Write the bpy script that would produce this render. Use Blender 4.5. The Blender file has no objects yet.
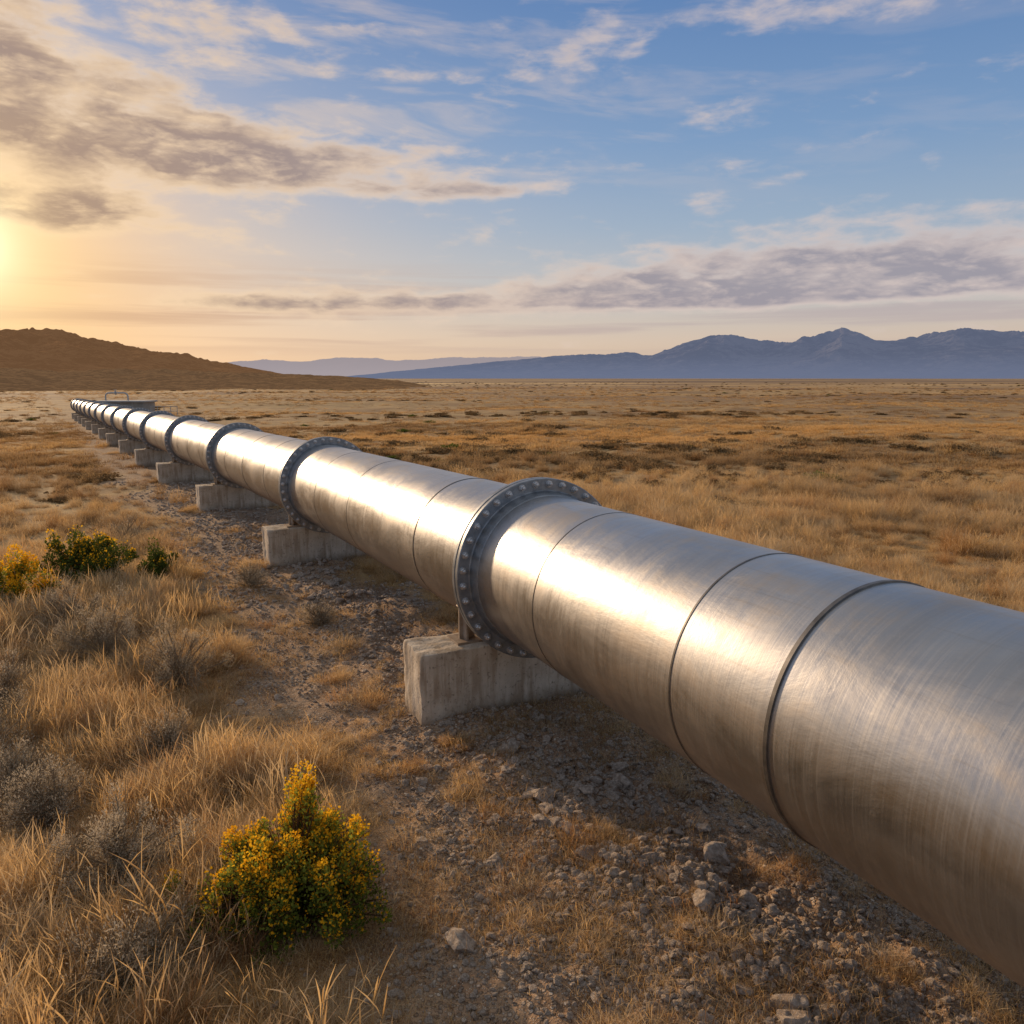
import bpy, math, random
import numpy as np
from mathutils import Vector, Matrix, Euler

SEED=7
rng=np.random.default_rng(SEED)
random.seed(SEED)
scene=bpy.context.scene
COL=scene.collection
CAMH=2.75
PITCH=math.radians(9.51)
SUN_AZ=-33.4; SUN_EL=7.6      # bright spot in the sky
LAMP_AZ=-41.0; LAMP_EL=12.0

# ------------------------------------------------------------------ helpers
def vnoise(x,y,seed=0):
    x=np.asarray(x,dtype=np.float64); y=np.asarray(y,dtype=np.float64)
    xi=np.floor(x).astype(np.int64); yi=np.floor(y).astype(np.int64)
    fx=x-xi; fy=y-yi
    fx=fx*fx*(3-2*fx); fy=fy*fy*(3-2*fy)
    def h(a,b):
        n=(a*374761393+b*668265263+seed*144269504)&0xffffffff
        n=((n^(n>>13))*1274126177)&0xffffffff
        n=n^(n>>16)
        return (n&0xffffff)/float(0xffffff)
    return (h(xi,yi)*(1-fx)+h(xi+1,yi)*fx)*(1-fy)+(h(xi,yi+1)*(1-fx)+h(xi+1,yi+1)*fx)*fy
def fbm(x,y,oct=4,seed=0):
    s=0;a=.5;t=0
    for o in range(oct):
        s=s+a*vnoise(x*2**o+17.3*o,y*2**o-9.1*o,seed+o); t+=a; a*=.5
    return s/t
def sstep(a,b,x):
    t=np.clip((x-a)/(b-a),0,1); return t*t*(3-2*t)

# pipeline path -------------------------------------------------------
F1=np.array([.215,6.238])
DN=np.array([-.415,.9098]); DN/=np.linalg.norm(DN)
def path_build():
    ds=.1
    S=np.arange(0,140,ds); P=[F1.copy()]
    dn=np.array([-.4573,.8893]); df=np.array([-.5080,.8613])
    for s in S[:-1]:
        k=float(sstep(2,13,s)); d=dn*(1-k)+df*k; d/=np.linalg.norm(d)
        P.append(P[-1]+d*ds)
    P=np.array(P)
    return S,P
_S,_P=path_build()
def path_xy(s):
    if s<0: return F1+DN*s
    return np.array([np.interp(s,_S,_P[:,0]),np.interp(s,_S,_P[:,1])])
_yy=np.concatenate([[F1[1]-DN[1]*60],_P[:,1],[_P[-1,1]+.8613*4000]])
_xx=np.concatenate([[F1[0]-DN[0]*60],_P[:,0],[_P[-1,0]-.5080*4000]])
def ucoord(x,y):
    return (x-np.interp(y,_yy,_xx))*.88
def gbase(x,y):
    t=(x-F1[0])*-.48+(y-F1[1])*.877
    t=np.clip(t,-15,None)
    far=95.
    t=np.where(t<far,t,far+20*(1-np.exp(-(t-far)/20)))
    return -.0146*t
def bare(x,y):
    u=ucoord(x,y)
    n=(fbm(x*.55,y*.55,3,5)-.5)*2
    n2=(fbm(x*2.2,y*2.2,3,15)-.5)*1.4
    uu=u+n*1.2+n2*.65
    left=sstep(-2.6,-1.4,uu); right=1-sstep(.5,1.2,uu)
    far=1-sstep(30,100,y)*.85
    return left*right*far
def ground(x,y):
    x=np.asarray(x,float); y=np.asarray(y,float)
    u=ucoord(x,y); r=np.hypot(x,y)
    z=gbase(x,y)
    z=z+(fbm(x*.35,y*.35,3,1)-.5)*.10
    z=z+(fbm(x*2.3,y*2.3,4,2)-.5)*.09*(1-sstep(40,90,r))
    z=z+(fbm(x*9,y*9,3,3)-.5)*.05*(1-sstep(12,30,r))
    rub=np.exp(-((u+.10)/.65)**2)*(1-sstep(15,30,r))
    z=z+rub*((fbm(x*3.1,y*3.1,4,7)-.42)*.17+(np.abs(fbm(x*12,y*12,3,8)-.5))*.11)
    z=z+(fbm(x*.05,y*.05,3,4)-.5)*1.35*sstep(3,25,np.abs(u))*(1-.6*sstep(200,900,r))
    z=z+(fbm(x*.22,y*.22,3,14)-.5)*.28*sstep(2.5,8,np.abs(u))*(1-sstep(90,200,r))
    return z
def gz(x,y): return float(ground(np.array([x]),np.array([y]))[0])

def new_mesh(name,V,F,smooth=False,attrs=None):
    me=bpy.data.meshes.new(name)
    V=np.asarray(V,dtype=np.float32)
    n,k=F.shape
    me.vertices.add(len(V)); me.vertices.foreach_set('co',V.ravel())
    me.loops.add(n*k); me.loops.foreach_set('vertex_index',F.astype(np.int32).ravel())
    me.polygons.add(n); me.polygons.foreach_set('loop_start',np.arange(0,n*k,k,dtype=np.int32))
    me.polygons.foreach_set('loop_total',np.full(n,k,dtype=np.int32))
    me.update(calc_edges=True); me.validate()
    if smooth: me.polygons.foreach_set('use_smooth',[True]*len(me.polygons))
    if attrs:
        for k,a in attrs.items():
            at=me.attributes.new(k,'FLOAT','POINT'); at.data.foreach_set('value',np.asarray(a,dtype=np.float32))
    return me
def add_obj(name,me,mat=None,parent=None,loc=None,link=True,**props):
    ob=bpy.data.objects.new(name,me)
    if mat is not None and me is not None and len(me.materials)==0: me.materials.append(mat)
    if link: COL.objects.link(ob)
    if parent is not None: ob.parent=parent
    if loc is not None: ob.location=loc
    for k,v in props.items(): ob[k]=v
    return ob
class MB:
    """mesh accumulator"""
    def __init__(s): s.V=[]; s.F=[]
    def add(s,V,F,M=None):
        o=len(s.V)
        for v in V:
            v=Vector(v)
            if M is not None: v=M@v
            s.V.append(tuple(v))
        for f in F: s.F.append([i+o for i in f])
    def box(s,a,b,M=None):
        x0,y0,z0=a;x1,y1,z1=b
        V=[(x0,y0,z0),(x1,y0,z0),(x1,y1,z0),(x0,y1,z0),(x0,y0,z1),(x1,y0,z1),(x1,y1,z1),(x0,y1,z1)]
        F=[[0,3,2,1],[4,5,6,7],[0,1,5,4],[1,2,6,5],[2,3,7,6],[3,0,4,7]]
        s.add(V,F,M)
    def lathe(s,prof,n=96,M=None):
        V=[];F=[];m=len(prof)
        for x,r in prof:
            for j in range(n):
                a=2*math.pi*j/n; V.append((x,r*math.cos(a),r*math.sin(a)))
        for i in range(m-1):
            for j in range(n):
                k=(j+1)%n
                F.append([i*n+j,(i+1)*n+j,(i+1)*n+k,i*n+k])
        s.add(V,F,M)
    def mesh(s,name,smooth_angle=None):
        me=bpy.data.meshes.new(name); me.from_pydata(s.V,[],s.F); me.update()
        if smooth_angle is not None:
            me.polygons.foreach_set('use_smooth',[True]*len(me.polygons))
            me.set_sharp_from_angle(angle=math.radians(smooth_angle))
        return me

# ------------------------------------------------------------------ node helpers
class NT:
    def __init__(s,tree): s.t=tree
    def n(s,typ,**kw):
        nd=s.t.nodes.new(typ)
        for k,v in kw.items(): setattr(nd,k,v)
        return nd
    def link(s,a,b): s.t.links.new(a,b)
    def put(s,sock,v):
        if isinstance(v,bpy.types.NodeSocket): s.link(v,sock)
        else:
            if hasattr(sock.default_value,'__len__') and not isinstance(v,(list,tuple)):
                v=[v]*len(sock.default_value)
            if hasattr(sock.default_value,'__len__') and len(sock.default_value)==4 and len(v)==3: v=(*v,1)
            sock.default_value=v
    def m(s,op,a,b=None,c=None,clamp=False):
        nd=s.n('ShaderNodeMath',operation=op,use_clamp=clamp)
        s.put(nd.inputs[0],a)
        if b is not None: s.put(nd.inputs[1],b)
        if c is not None: s.put(nd.inputs[2],c)
        return nd.outputs[0]
    def mix(s,f,a,b,blend='MIX'):
        nd=s.n('ShaderNodeMix',data_type='RGBA',blend_type=blend)
        s.put(nd.inputs[0],f); s.put(nd.inputs[6],a); s.put(nd.inputs[7],b)
        return nd.outputs[2]
    def ss(s,v,a,b,lo=0.,hi=1.):
        nd=s.n('ShaderNodeMapRange',interpolation_type='SMOOTHSTEP')
        s.put(nd.inputs[0],v); s.put(nd.inputs[1],a); s.put(nd.inputs[2],b); s.put(nd.inputs[3],lo); s.put(nd.inputs[4],hi)
        return nd.outputs[0]
    def comb(s,x,y,z):
        nd=s.n('ShaderNodeCombineXYZ'); s.put(nd.inputs[0],x); s.put(nd.inputs[1],y); s.put(nd.inputs[2],z); return nd.outputs[0]
    def sep(s,v):
        nd=s.n('ShaderNodeSeparateXYZ'); s.put(nd.inputs[0],v); return nd.outputs
    def vm(s,op,a,b):
        nd=s.n('ShaderNodeVectorMath',operation=op); s.put(nd.inputs[0],a); s.put(nd.inputs[1],b)
        return nd.outputs[1] if op in('DOT_PRODUCT','LENGTH','DISTANCE') else nd.outputs[0]
    def noise(s,v,scale=1,detail=4,rough=.5,dist=0.,col=False):
        nd=s.n('ShaderNodeTexNoise'); s.put(nd.inputs['Vector'],v)
        s.put(nd.inputs['Scale'],scale); s.put(nd.inputs['Detail'],detail); s.put(nd.inputs['Roughness'],rough); s.put(nd.inputs['Distortion'],dist)
        return nd.outputs['Color' if col else 'Fac']
    def ramp(s,f,stops):
        nd=s.n('ShaderNodeValToRGB'); s.put(nd.inputs[0],f)
        e=nd.color_ramp.elements
        while len(e)<len(stops): e.new(.5)
        for i,(p,c) in enumerate(stops):
            e[i].position=p; e[i].color=(*c,1) if len(c)==3 else c
        return nd.outputs[0]
    def bump(s,h,strength=.3,dist=.02):
        nd=s.n('ShaderNodeBump'); s.put(nd.inputs['Height'],h); nd.inputs['Strength'].default_value=strength; nd.inputs['Distance'].default_value=dist
        return nd.outputs[0]
def material(name):
    m=bpy.data.materials.new(name); m.use_nodes=True
    t=NT(m.node_tree); m.node_tree.nodes.clear()
    out=t.n('ShaderNodeOutputMaterial')
    return m,t,out
def principled(t,out,color,rough=.8,metal=0.,normal=None,spec=None):
    p=t.n('ShaderNodeBsdfPrincipled')
    t.put(p.inputs['Base Color'],color); t.put(p.inputs['Roughness'],rough); t.put(p.inputs['Metallic'],metal)
    if normal is not None: t.link(normal,p.inputs['Normal'])
    if spec is not None: p.inputs['Specular IOR Level'].default_value=spec
    if out is not None: t.link(p.outputs[0],out.inputs[0])
    return p

# ------------------------------------------------------------------ world
def sdir(az,el):
    a,e=math.radians(az),math.radians(el)
    return (math.sin(a)*math.cos(e),math.cos(a)*math.cos(e),math.sin(e))
def build_world():
    w=bpy.data.worlds.new("World"); scene.world=w; w.use_nodes=True
    t=NT(w.node_tree); w.node_tree.nodes.clear()
    out=t.n('ShaderNodeOutputWorld'); bg=t.n('ShaderNodeBackground')
    t.link(bg.outputs[0],out.inputs[0])
    tc=t.n('ShaderNodeTexCoord'); D=tc.outputs['Generated']
    x,y,z=t.sep(D)
    az=t.m('MULTIPLY',t.m('ARCTAN2',x,y),180/math.pi)
    el=t.m('MULTIPLY',t.m('ARCSINE',z),180/math.pi)
    sky=t.n('ShaderNodeTexSky',sky_type='NISHITA'); sky.sun_disc=False
    sky.sun_elevation=math.radians(LAMP_EL); sky.sun_rotation=math.radians(LAMP_AZ)
    sky.dust_density=1.5; sky.air_density=1.0
    nish=t.mix(1.0,sky.outputs[0],(.11,.11,.11),'MULTIPLY')
    e01=t.m('DIVIDE',t.m('ADD',el,2),92,clamp=True)
    def P(e): return (e+2)/92
    rampc=t.ramp(e01,[(P(-2),(.42,.32,.25)),(P(.3),(.66,.48,.36)),(P(2.5),(.68,.54,.45)),(P(6),(.50,.51,.54)),(P(10),(.33,.43,.57)),(P(15),(.20,.335,.56)),(P(23),(.105,.225,.48)),(P(34),(.26,.33,.46)),(P(65),(.42,.44,.47))])  # highest stops, above the view, are brightened to add fill light
    base=t.mix(.85,nish,rampc)
    S=sdir(SUN_AZ,SUN_EL)
    dt=t.m('MAXIMUM',t.vm('DOT_PRODUCT',D,S),0.)
    g1=t.m('POWER',dt,11.); g2=t.m('POWER',dt,60.); g3=t.m('POWER',dt,260.); g4=t.m('POWER',dt,1300.)
    low=t.ss(el,3.,24.,1.,.08)
    base=t.mix(t.m('MULTIPLY',t.m('MULTIPLY',g1,.60),low),base,(.84,.54,.33))
    base=t.mix(t.m('MULTIPLY',t.m('MULTIPLY',g2,.85),low),base,(1.0,.60,.25))
    M=None
    masks=[(-30,15.2,13,3.4,.50,0),(-36,18.8,8,2.0,.30,0),(-30,9.9,9,1.4,.50,0),(-15,13.4,10,1.7,.46,0),(-2,12.4,7,.6,.34,0),
           (-22,20.8,14,1.5,.26,0),(-4,19.0,5,.5,.26,0),(18,21.6,14,1.2,.26,0),(5,20.4,5,.9,.18,0),
           (25,5.6,13,3.5,.64,1),(12,5.4,10,2.2,.52,1),(-4,5.2,13,1.2,.46,1),(-19,4.8,11,.6,.32,0),
           (75,14,30,7,.28,0),(-75,14,30,7,.3,0),(180,25,60,12,.22,0)]
    for a0,e0,wa,we,amp,fl in masks:
        qa=t.m('MULTIPLY',t.m('SUBTRACT',az,a0),1./wa)
        de=t.m('SUBTRACT',el,e0)
        if fl: qe=t.m('MULTIPLY_ADD',t.m('MAXIMUM',de,0.),1./we,t.m('MULTIPLY',t.m('MINIMUM',de,0.),1./.75))
        else: qe=t.m('MULTIPLY',de,1./we)
        q=t.m('MULTIPLY_ADD',qa,qa,t.m('MULTIPLY',qe,qe))
        g=t.m('MULTIPLY',t.m('EXPONENT',t.m('MULTIPLY',q,-1.)),amp)
        M=g if M is None else t.m('ADD',M,g)
    M=t.m('MINIMUM',M,.50)
    def field(off,dd=7):
        pa=t.comb(t.m('MULTIPLY_ADD',az,.15,off[0]),t.m('MULTIPLY_ADD',el,.46,off[1]),4.4)
        pb=t.comb(t.m('MULTIPLY_ADD',az,.36,off[0]*2.4),t.m('MULTIPLY_ADD',el,1.0,off[1]*2.2),2.7)
        na=t.noise(pa,1.0,3,.5,.2); nb=t.noise(pb,1.0,dd,.57,.2)
        return t.m('ADD',t.m('MULTIPLY',na,.48),t.m('MULTIPLY',nb,.52))
    n1=field((0.,0.)); n2=field((-.05,-.17),4)
    d=t.m('ADD',t.m('MULTIPLY',t.m('SUBTRACT',n1,.5),1.35),t.m('SUBTRACT',M,.20))
    dens=t.ss(d,-.13,.25)
    thick=t.ss(d,.03,.36)
    lit=t.m('MULTIPLY',t.m('SUBTRACT',n1,n2),6.5)
    lit=t.m('ADD',lit,.12,clamp=True)
    near=t.m('POWER',dt,7.)
    bright=t.mix(near,(.70,.585,.54),(1.0,.72,.43))
    dark=t.mix(near,(.33,.31,.36),(.39,.265,.195))
    cc=t.mix(thick,bright,dark)
    cc=t.mix(t.m('MULTIPLY',lit,.72),cc,bright)
    sb=t.noise(t.comb(t.m('MULTIPLY',az,.035),t.m('MULTIPLY',el,.9),5.),1.,4,.55,.3)
    sbm=t.m('MULTIPLY',t.ss(sb,.44,.64),t.m('MULTIPLY',t.ss(el,1.,3.),t.ss(el,8.5,5.)))
    base=t.mix(t.m('MULTIPLY',sbm,.55),base,t.mix(near,(.45,.38,.40),(.62,.37,.22)))
    ci=t.noise(t.comb(t.m('MULTIPLY',az,.10),t.m('MULTIPLY_ADD',el,.55,t.m('MULTIPLY',az,.04)),9.),1.,6,.56,.4)
    cim=t.m('MULTIPLY',t.ss(ci,.46,.68),t.m('MULTIPLY',t.ss(el,10.,15.),t.ss(az,30.,-15.,.25,1.)))
    base=t.mix(t.m('MULTIPLY',cim,.40),base,bright)
    base=t.mix(t.m('MULTIPLY',dens,.92),base,cc)
    vis=t.m('SUBTRACT',1.,t.m('MULTIPLY',thick,.6))
    base=t.mix(t.m('MULTIPLY',t.m('MULTIPLY',g3,.9),vis),base,(1.2,.86,.44))
    base=t.mix(t.m('MULTIPLY',g4,.9),base,(1.6,1.35,.85))
    t.link(base,bg.inputs[0]); bg.inputs[1].default_value=1.0
    w.cycles.sampling_method='MANUAL'; w.cycles.sample_map_resolution=512
    sd=bpy.data.lights.new('sun','SUN'); sd.energy=4.4; sd.angle=math.radians(2.4); sd.color=(1,.72,.45)
    so=bpy.data.objects.new('sun',sd); COL.objects.link(so)
    so.rotation_euler=Vector(sdir(LAMP_AZ,LAMP_EL)).to_track_quat('Z','Y').to_euler()
    so.location=(-20,30,20)
build_world()

# ------------------------------------------------------------------ materials
def mat_ground():
    m,t,out=material('ground_soil_and_dry_turf')
    geo=t.n('ShaderNodeNewGeometry'); P=geo.outputs['Position']
    at=t.n('ShaderNodeAttribute',attribute_name='bare'); B=at.outputs['Fac']
    L=t.vm('LENGTH',P,(0,0,0))
    nL=t.noise(P,.035,5,.6); nM=t.noise(P,.35,5,.6); nS=t.noise(P,4.,6,.65); nF=t.noise(P,38.,4,.7)
    soil=t.ramp(t.m('ADD',t.m('MULTIPLY',nS,.65),t.m('MULTIPLY',nF,.35)),[(.32,(.16,.09,.048)),(.5,(.36,.225,.13)),(.68,(.52,.36,.23))])
    def pebbles(scale,a,b):
        vor=t.n('ShaderNodeTexVoronoi',feature='F1'); t.put(vor.inputs['Vector'],P); vor.inputs['Scale'].default_value=scale
        cr=t.sep(vor.outputs['Color'])[0]
        peb=t.ramp(cr,[(.0,(.18,.12,.08)),(.5,(.40,.29,.20)),(.8,(.60,.48,.36)),(1.,(.72,.62,.50))])
        mk=t.m('MULTIPLY',t.ss(vor.outputs['Distance'],.48,.28),t.ss(t.noise(P,1.3+scale*.01,3,.6),a,b))
        return peb,mk
    p1,m1=pebbles(34.,.34,.52); p2,m2=pebbles(85.,.30,.48)
    soil=t.mix(t.m('MULTIPLY',m2,.7),soil,p2); soil=t.mix(t.m('MULTIPLY',m1,.85),soil,p1)
    turf=t.ramp(t.m('ADD',t.m('MULTIPLY',nM,.55),t.m('MULTIPLY',nS,.45)),[(.3,(.15,.088,.04)),(.48,(.34,.21,.09)),(.62,(.50,.33,.14)),(.75,(.60,.42,.19))])
    patch=t.ss(nL,.46,.60)
    turf=t.mix(t.m('MULTIPLY',patch,.5),turf,(.20,.12,.06))
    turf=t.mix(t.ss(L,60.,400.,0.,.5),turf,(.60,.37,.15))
    sx,sy,sz=t.sep(P)
    stp=t.noise(t.comb(t.m('MULTIPLY',sx,.0016),t.m('MULTIPLY',sy,.0085),0.),1.,6,.66,.3)
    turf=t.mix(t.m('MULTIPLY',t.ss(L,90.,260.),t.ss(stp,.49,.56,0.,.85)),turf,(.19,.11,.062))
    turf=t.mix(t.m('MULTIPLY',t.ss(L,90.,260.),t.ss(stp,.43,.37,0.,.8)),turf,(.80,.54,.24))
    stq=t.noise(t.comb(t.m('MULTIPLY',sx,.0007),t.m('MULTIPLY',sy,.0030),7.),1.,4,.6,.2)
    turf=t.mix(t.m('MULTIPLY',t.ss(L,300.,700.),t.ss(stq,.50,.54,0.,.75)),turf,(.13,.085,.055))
    col=t.mix(B,turf,soil)
    h=t.m('ADD',t.m('MULTIPLY',nS,.6),t.m('MULTIPLY',nF,.35))
    h=t.m('ADD',h,t.m('MULTIPLY',t.m('ADD',t.m('MULTIPLY',m2,.4),m1),t.m('MULTIPLY',B,.5)))
    bp=t.bump(h,.9,.04)
    p=principled(t,None,col,.95,0,bp,.2)
    haze_glow=t.n('ShaderNodeEmission'); t.put(haze_glow.inputs[0],(.40,.28,.20)); haze_glow.inputs[1].default_value=.9  # distance haze painted on the far plain as a faint glow
    mx=t.n('ShaderNodeMixShader'); t.link(t.ss(L,700.,12000.,0.,.5),mx.inputs[0]); t.link(p.outputs[0],mx.inputs[1]); t.link(haze_glow.outputs[0],mx.inputs[2])
    t.link(mx.outputs[0],out.inputs[0])
    return m
def mat_grass(name,cols,trans=.4):
    m,t,out=material(name)
    h=t.n('ShaderNodeAttribute',attribute_name='bh').outputs['Fac']
    r=t.n('ShaderNodeAttribute',attribute_name='br').outputs['Fac']
    oi=t.n('ShaderNodeObjectInfo').outputs['Random']
    geo=t.n('ShaderNodeNewGeometry'); P=geo.outputs['Position']
    f=t.m('ADD',t.m('MULTIPLY',r,.5),t.m('MULTIPLY',oi,.5))
    c=t.ramp(f,[(i/(len(cols)-1),k) for i,k in enumerate(cols)])
    o2=t.m('FRACT',t.m('MULTIPLY',oi,7.31))
    c=t.mix(t.m('MULTIPLY',t.m('GREATER_THAN',o2,.84),.7),c,(.36,.175,.07))
    c=t.mix(t.m('MULTIPLY',t.m('LESS_THAN',o2,.22),.7),c,(.49,.42,.31))
    pn=t.noise(P,.16,3,.6)
    c=t.mix(t.ss(pn,.47,.65,0.,.6),c,(.26,.16,.08))
    sx,sy,sz=t.sep(P)
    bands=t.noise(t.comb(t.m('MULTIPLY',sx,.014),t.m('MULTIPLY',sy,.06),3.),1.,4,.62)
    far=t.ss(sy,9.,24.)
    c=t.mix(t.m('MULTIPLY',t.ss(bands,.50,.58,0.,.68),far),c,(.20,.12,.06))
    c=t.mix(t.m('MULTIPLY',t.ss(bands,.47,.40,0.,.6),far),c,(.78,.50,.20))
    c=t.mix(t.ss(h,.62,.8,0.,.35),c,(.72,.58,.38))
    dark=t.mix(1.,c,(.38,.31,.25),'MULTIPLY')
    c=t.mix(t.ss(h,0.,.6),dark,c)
    d=t.n('ShaderNodeBsdfDiffuse'); t.link(c,d.inputs[0])
    tr=t.n('ShaderNodeBsdfTranslucent'); t.link(t.mix(1.,c,(1.15,1.0,.75),'MULTIPLY'),tr.inputs[0])
    mx=t.n('ShaderNodeMixShader'); mx.inputs[0].default_value=trans
    t.link(d.outputs[0],mx.inputs[1]); t.link(tr.outputs[0],mx.inputs[2]); t.link(mx.outputs[0],out.inputs[0])
    return m
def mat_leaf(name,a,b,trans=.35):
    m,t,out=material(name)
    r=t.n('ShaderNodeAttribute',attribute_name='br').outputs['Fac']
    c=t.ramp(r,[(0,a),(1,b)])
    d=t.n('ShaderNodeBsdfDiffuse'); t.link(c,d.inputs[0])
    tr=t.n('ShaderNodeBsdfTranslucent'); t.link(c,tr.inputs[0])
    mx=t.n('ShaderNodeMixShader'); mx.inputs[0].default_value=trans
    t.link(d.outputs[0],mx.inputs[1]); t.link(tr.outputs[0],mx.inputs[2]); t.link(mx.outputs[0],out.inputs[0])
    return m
def mat_pipe():
    m,t,out=material('brushed_steel')
    tc=t.n('ShaderNodeTexCoord').outputs['Object']
    oi=t.n('ShaderNodeObjectInfo').outputs['Random']
    x,y,z=t.sep(tc)
    off=t.m('MULTIPLY',oi,37.)
    def rg(sx,sr,det=5,rough=.62,dist=0.):
        return t.noise(t.comb(t.m('MULTIPLY_ADD',x,sx,off),t.m('MULTIPLY',y,sr),t.m('MULTIPLY',z,sr)),1.,det,rough,dist)
    st=rg(120.,1.8,4,.7); st2=rg(24.,1.0,5,.65,.2); st3=rg(1.6,.8,4,.6,.4)
    big=rg(1.5,2.4,6,.66,.5)
    al=t.noise(t.comb(t.m('MULTIPLY_ADD',x,1.2,off),t.m('MULTIPLY',y,30.),t.m('MULTIPLY',z,30.)),1.,4,.65)
    fine=t.noise(tc,60.,3,.7)
    col=t.ramp(st3,[(.3,(.365,.36,.36)),(.5,(.43,.425,.425)),(.7,(.49,.485,.485))])
    col=t.mix(t.ss(st2,.42,.66,0.,.18),col,(.27,.255,.24))
    col=t.mix(t.ss(st,.50,.72,0.,.22),col,(.56,.55,.54))
    col=t.mix(t.ss(big,.50,.70,0.,.42),col,(.40,.32,.24))
    col=t.mix(t.ss(al,.56,.74,0.,.30),col,(.30,.25,.20))
    sc=t.noise(tc,7.,7,.78,1.2)
    col=t.mix(t.ss(sc,.60,.68,0.,.22),col,(.60,.57,.53))
    col=t.mix(t.ss(z,-.08,-.58,0.,.60),col,(.27,.17,.105))  # warm ground reflection on the underside, painted into the base colour
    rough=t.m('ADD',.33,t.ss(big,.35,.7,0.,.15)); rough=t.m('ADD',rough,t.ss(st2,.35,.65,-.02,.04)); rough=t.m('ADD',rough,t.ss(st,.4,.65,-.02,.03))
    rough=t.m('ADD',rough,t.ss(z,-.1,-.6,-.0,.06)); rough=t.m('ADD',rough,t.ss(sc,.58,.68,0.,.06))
    h=t.m('ADD',t.m('MULTIPLY',st,.07),t.m('ADD',t.m('MULTIPLY',fine,.03),t.m('MULTIPLY',st2,.11)))
    h=t.m('ADD',h,t.m('MULTIPLY',big,1.3))
    bp=t.bump(h,.26,.012)
    p=principled(t,out,col,rough,1.0,bp)
    return m
def mat_simple(name,ca,cb,rough=.6,metal=0.,scale=8.,bs=.2,bd=.01,stain=None):
    m,t,out=material(name)
    tc=t.n('ShaderNodeTexCoord').outputs['Object']
    n=t.noise(tc,scale,6,.65); n2=t.noise(tc,scale*9,4,.7)
    c=t.mix(t.ss(n,.3,.7),ca,cb)
    if stain:
        x,y,z=t.sep(tc)
        ns=t.noise(t.comb(t.m('MULTIPLY',x,9.),t.m('MULTIPLY',y,9.),t.m('MULTIPLY',z,.9)),1.,5,.6)
        c=t.mix(t.ss(ns,.44,.62,0.,.85),c,stain)
        nb=t.noise(tc,2.3,6,.7)
        c=t.mix(t.ss(nb,.5,.7,0.,.6),c,(.64,.55,.43))
        c=t.mix(t.ss(t.m('ADD',z,t.m('MULTIPLY',nb,.30)),.66,.48,0.,.8),c,(.23,.155,.09))
        c=t.mix(t.ss(n2,.56,.68,0.,.7),c,(.13,.10,.07))
    bp=t.bump(t.m('ADD',n,t.m('MULTIPLY',n2,.6)),bs,bd)
    principled(t,out,c,rough,metal,bp)
    return m
def mat_hill(name,ca,cb,haze,hf,scale,zfade=None,bumpd=None):
    m,t,out=material(name)
    P=t.n('ShaderNodeNewGeometry').outputs['Position']
    n=t.noise(P,scale,8,.72); n2=t.noise(P,scale*4.5,5,.7)
    c=t.mix(t.ss(t.m('ADD',t.m('MULTIPLY',n,.5),t.m('MULTIPLY',n2,.5)),.45,.56),ca,cb)
    d=t.n('ShaderNodeBsdfDiffuse'); t.link(c,d.inputs[0])
    if bumpd: t.link(t.bump(t.m('ADD',n,t.m('MULTIPLY',n2,.3)),1.,bumpd),d.inputs['Normal'])
    haze_glow=t.n('ShaderNodeEmission'); t.put(haze_glow.inputs[0],haze)  # aerial haze painted as a glow mixed over the slope's own colour
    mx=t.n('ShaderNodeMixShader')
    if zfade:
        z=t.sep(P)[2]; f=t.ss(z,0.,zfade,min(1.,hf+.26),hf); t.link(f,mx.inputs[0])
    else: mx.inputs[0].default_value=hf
    t.link(d.outputs[0],mx.inputs[1]); t.link(haze_glow.outputs[0],mx.inputs[2]); t.link(mx.outputs[0],out.inputs[0])
    return m

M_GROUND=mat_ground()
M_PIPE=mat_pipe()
M_FL=mat_simple('painted_flange_steel',(.19,.205,.22),(.31,.325,.34),.42,.6,14.,.2,.004)
M_BOLT=mat_simple('galvanised_bolt_steel',(.42,.42,.42),(.60,.59,.58),.36,.75,40.,.1,.002)
M_BAND=mat_simple('dark_joint_band',(.10,.092,.085),(.20,.185,.17),.45,.8,10.,.1,.002)
M_CONC=mat_simple('weathered_concrete',(.47,.39,.295),(.61,.52,.41),.92,0.,3.5,.7,.016,(.32,.235,.155))
M_CRADLE=mat_simple('rusty_cradle_steel',(.26,.18,.12),(.40,.33,.26),.6,.3,12.,.2,.004)
M_ROCK=mat_simple('rock_stone',(.29,.21,.15),(.62,.51,.40),.95,0.,3.,.7,.04)
STRAW=[(.17,.10,.048),(.39,.245,.10),(.60,.40,.17),(.74,.54,.275),(.52,.41,.27),(.70,.50,.27)]
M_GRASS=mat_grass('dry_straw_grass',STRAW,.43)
M_SAGE=mat_leaf('grey_sage_twigs',(.32,.25,.165),(.66,.55,.39),.3)
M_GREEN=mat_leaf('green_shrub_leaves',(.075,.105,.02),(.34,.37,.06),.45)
M_OLIVE=mat_leaf('dark_green_leaves',(.035,.05,.014),(.15,.18,.035),.3)
M_SCRUB=mat_leaf('brown_scrub_leaves',(.12,.075,.036),(.28,.18,.085),.25)
M_FLOWER=mat_leaf('yellow_blossom',(.75,.33,.012),(.94,.56,.03),.4)
M_STEM=mat_leaf('woody_stem',(.10,.06,.03),(.2,.13,.07),.05)

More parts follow.
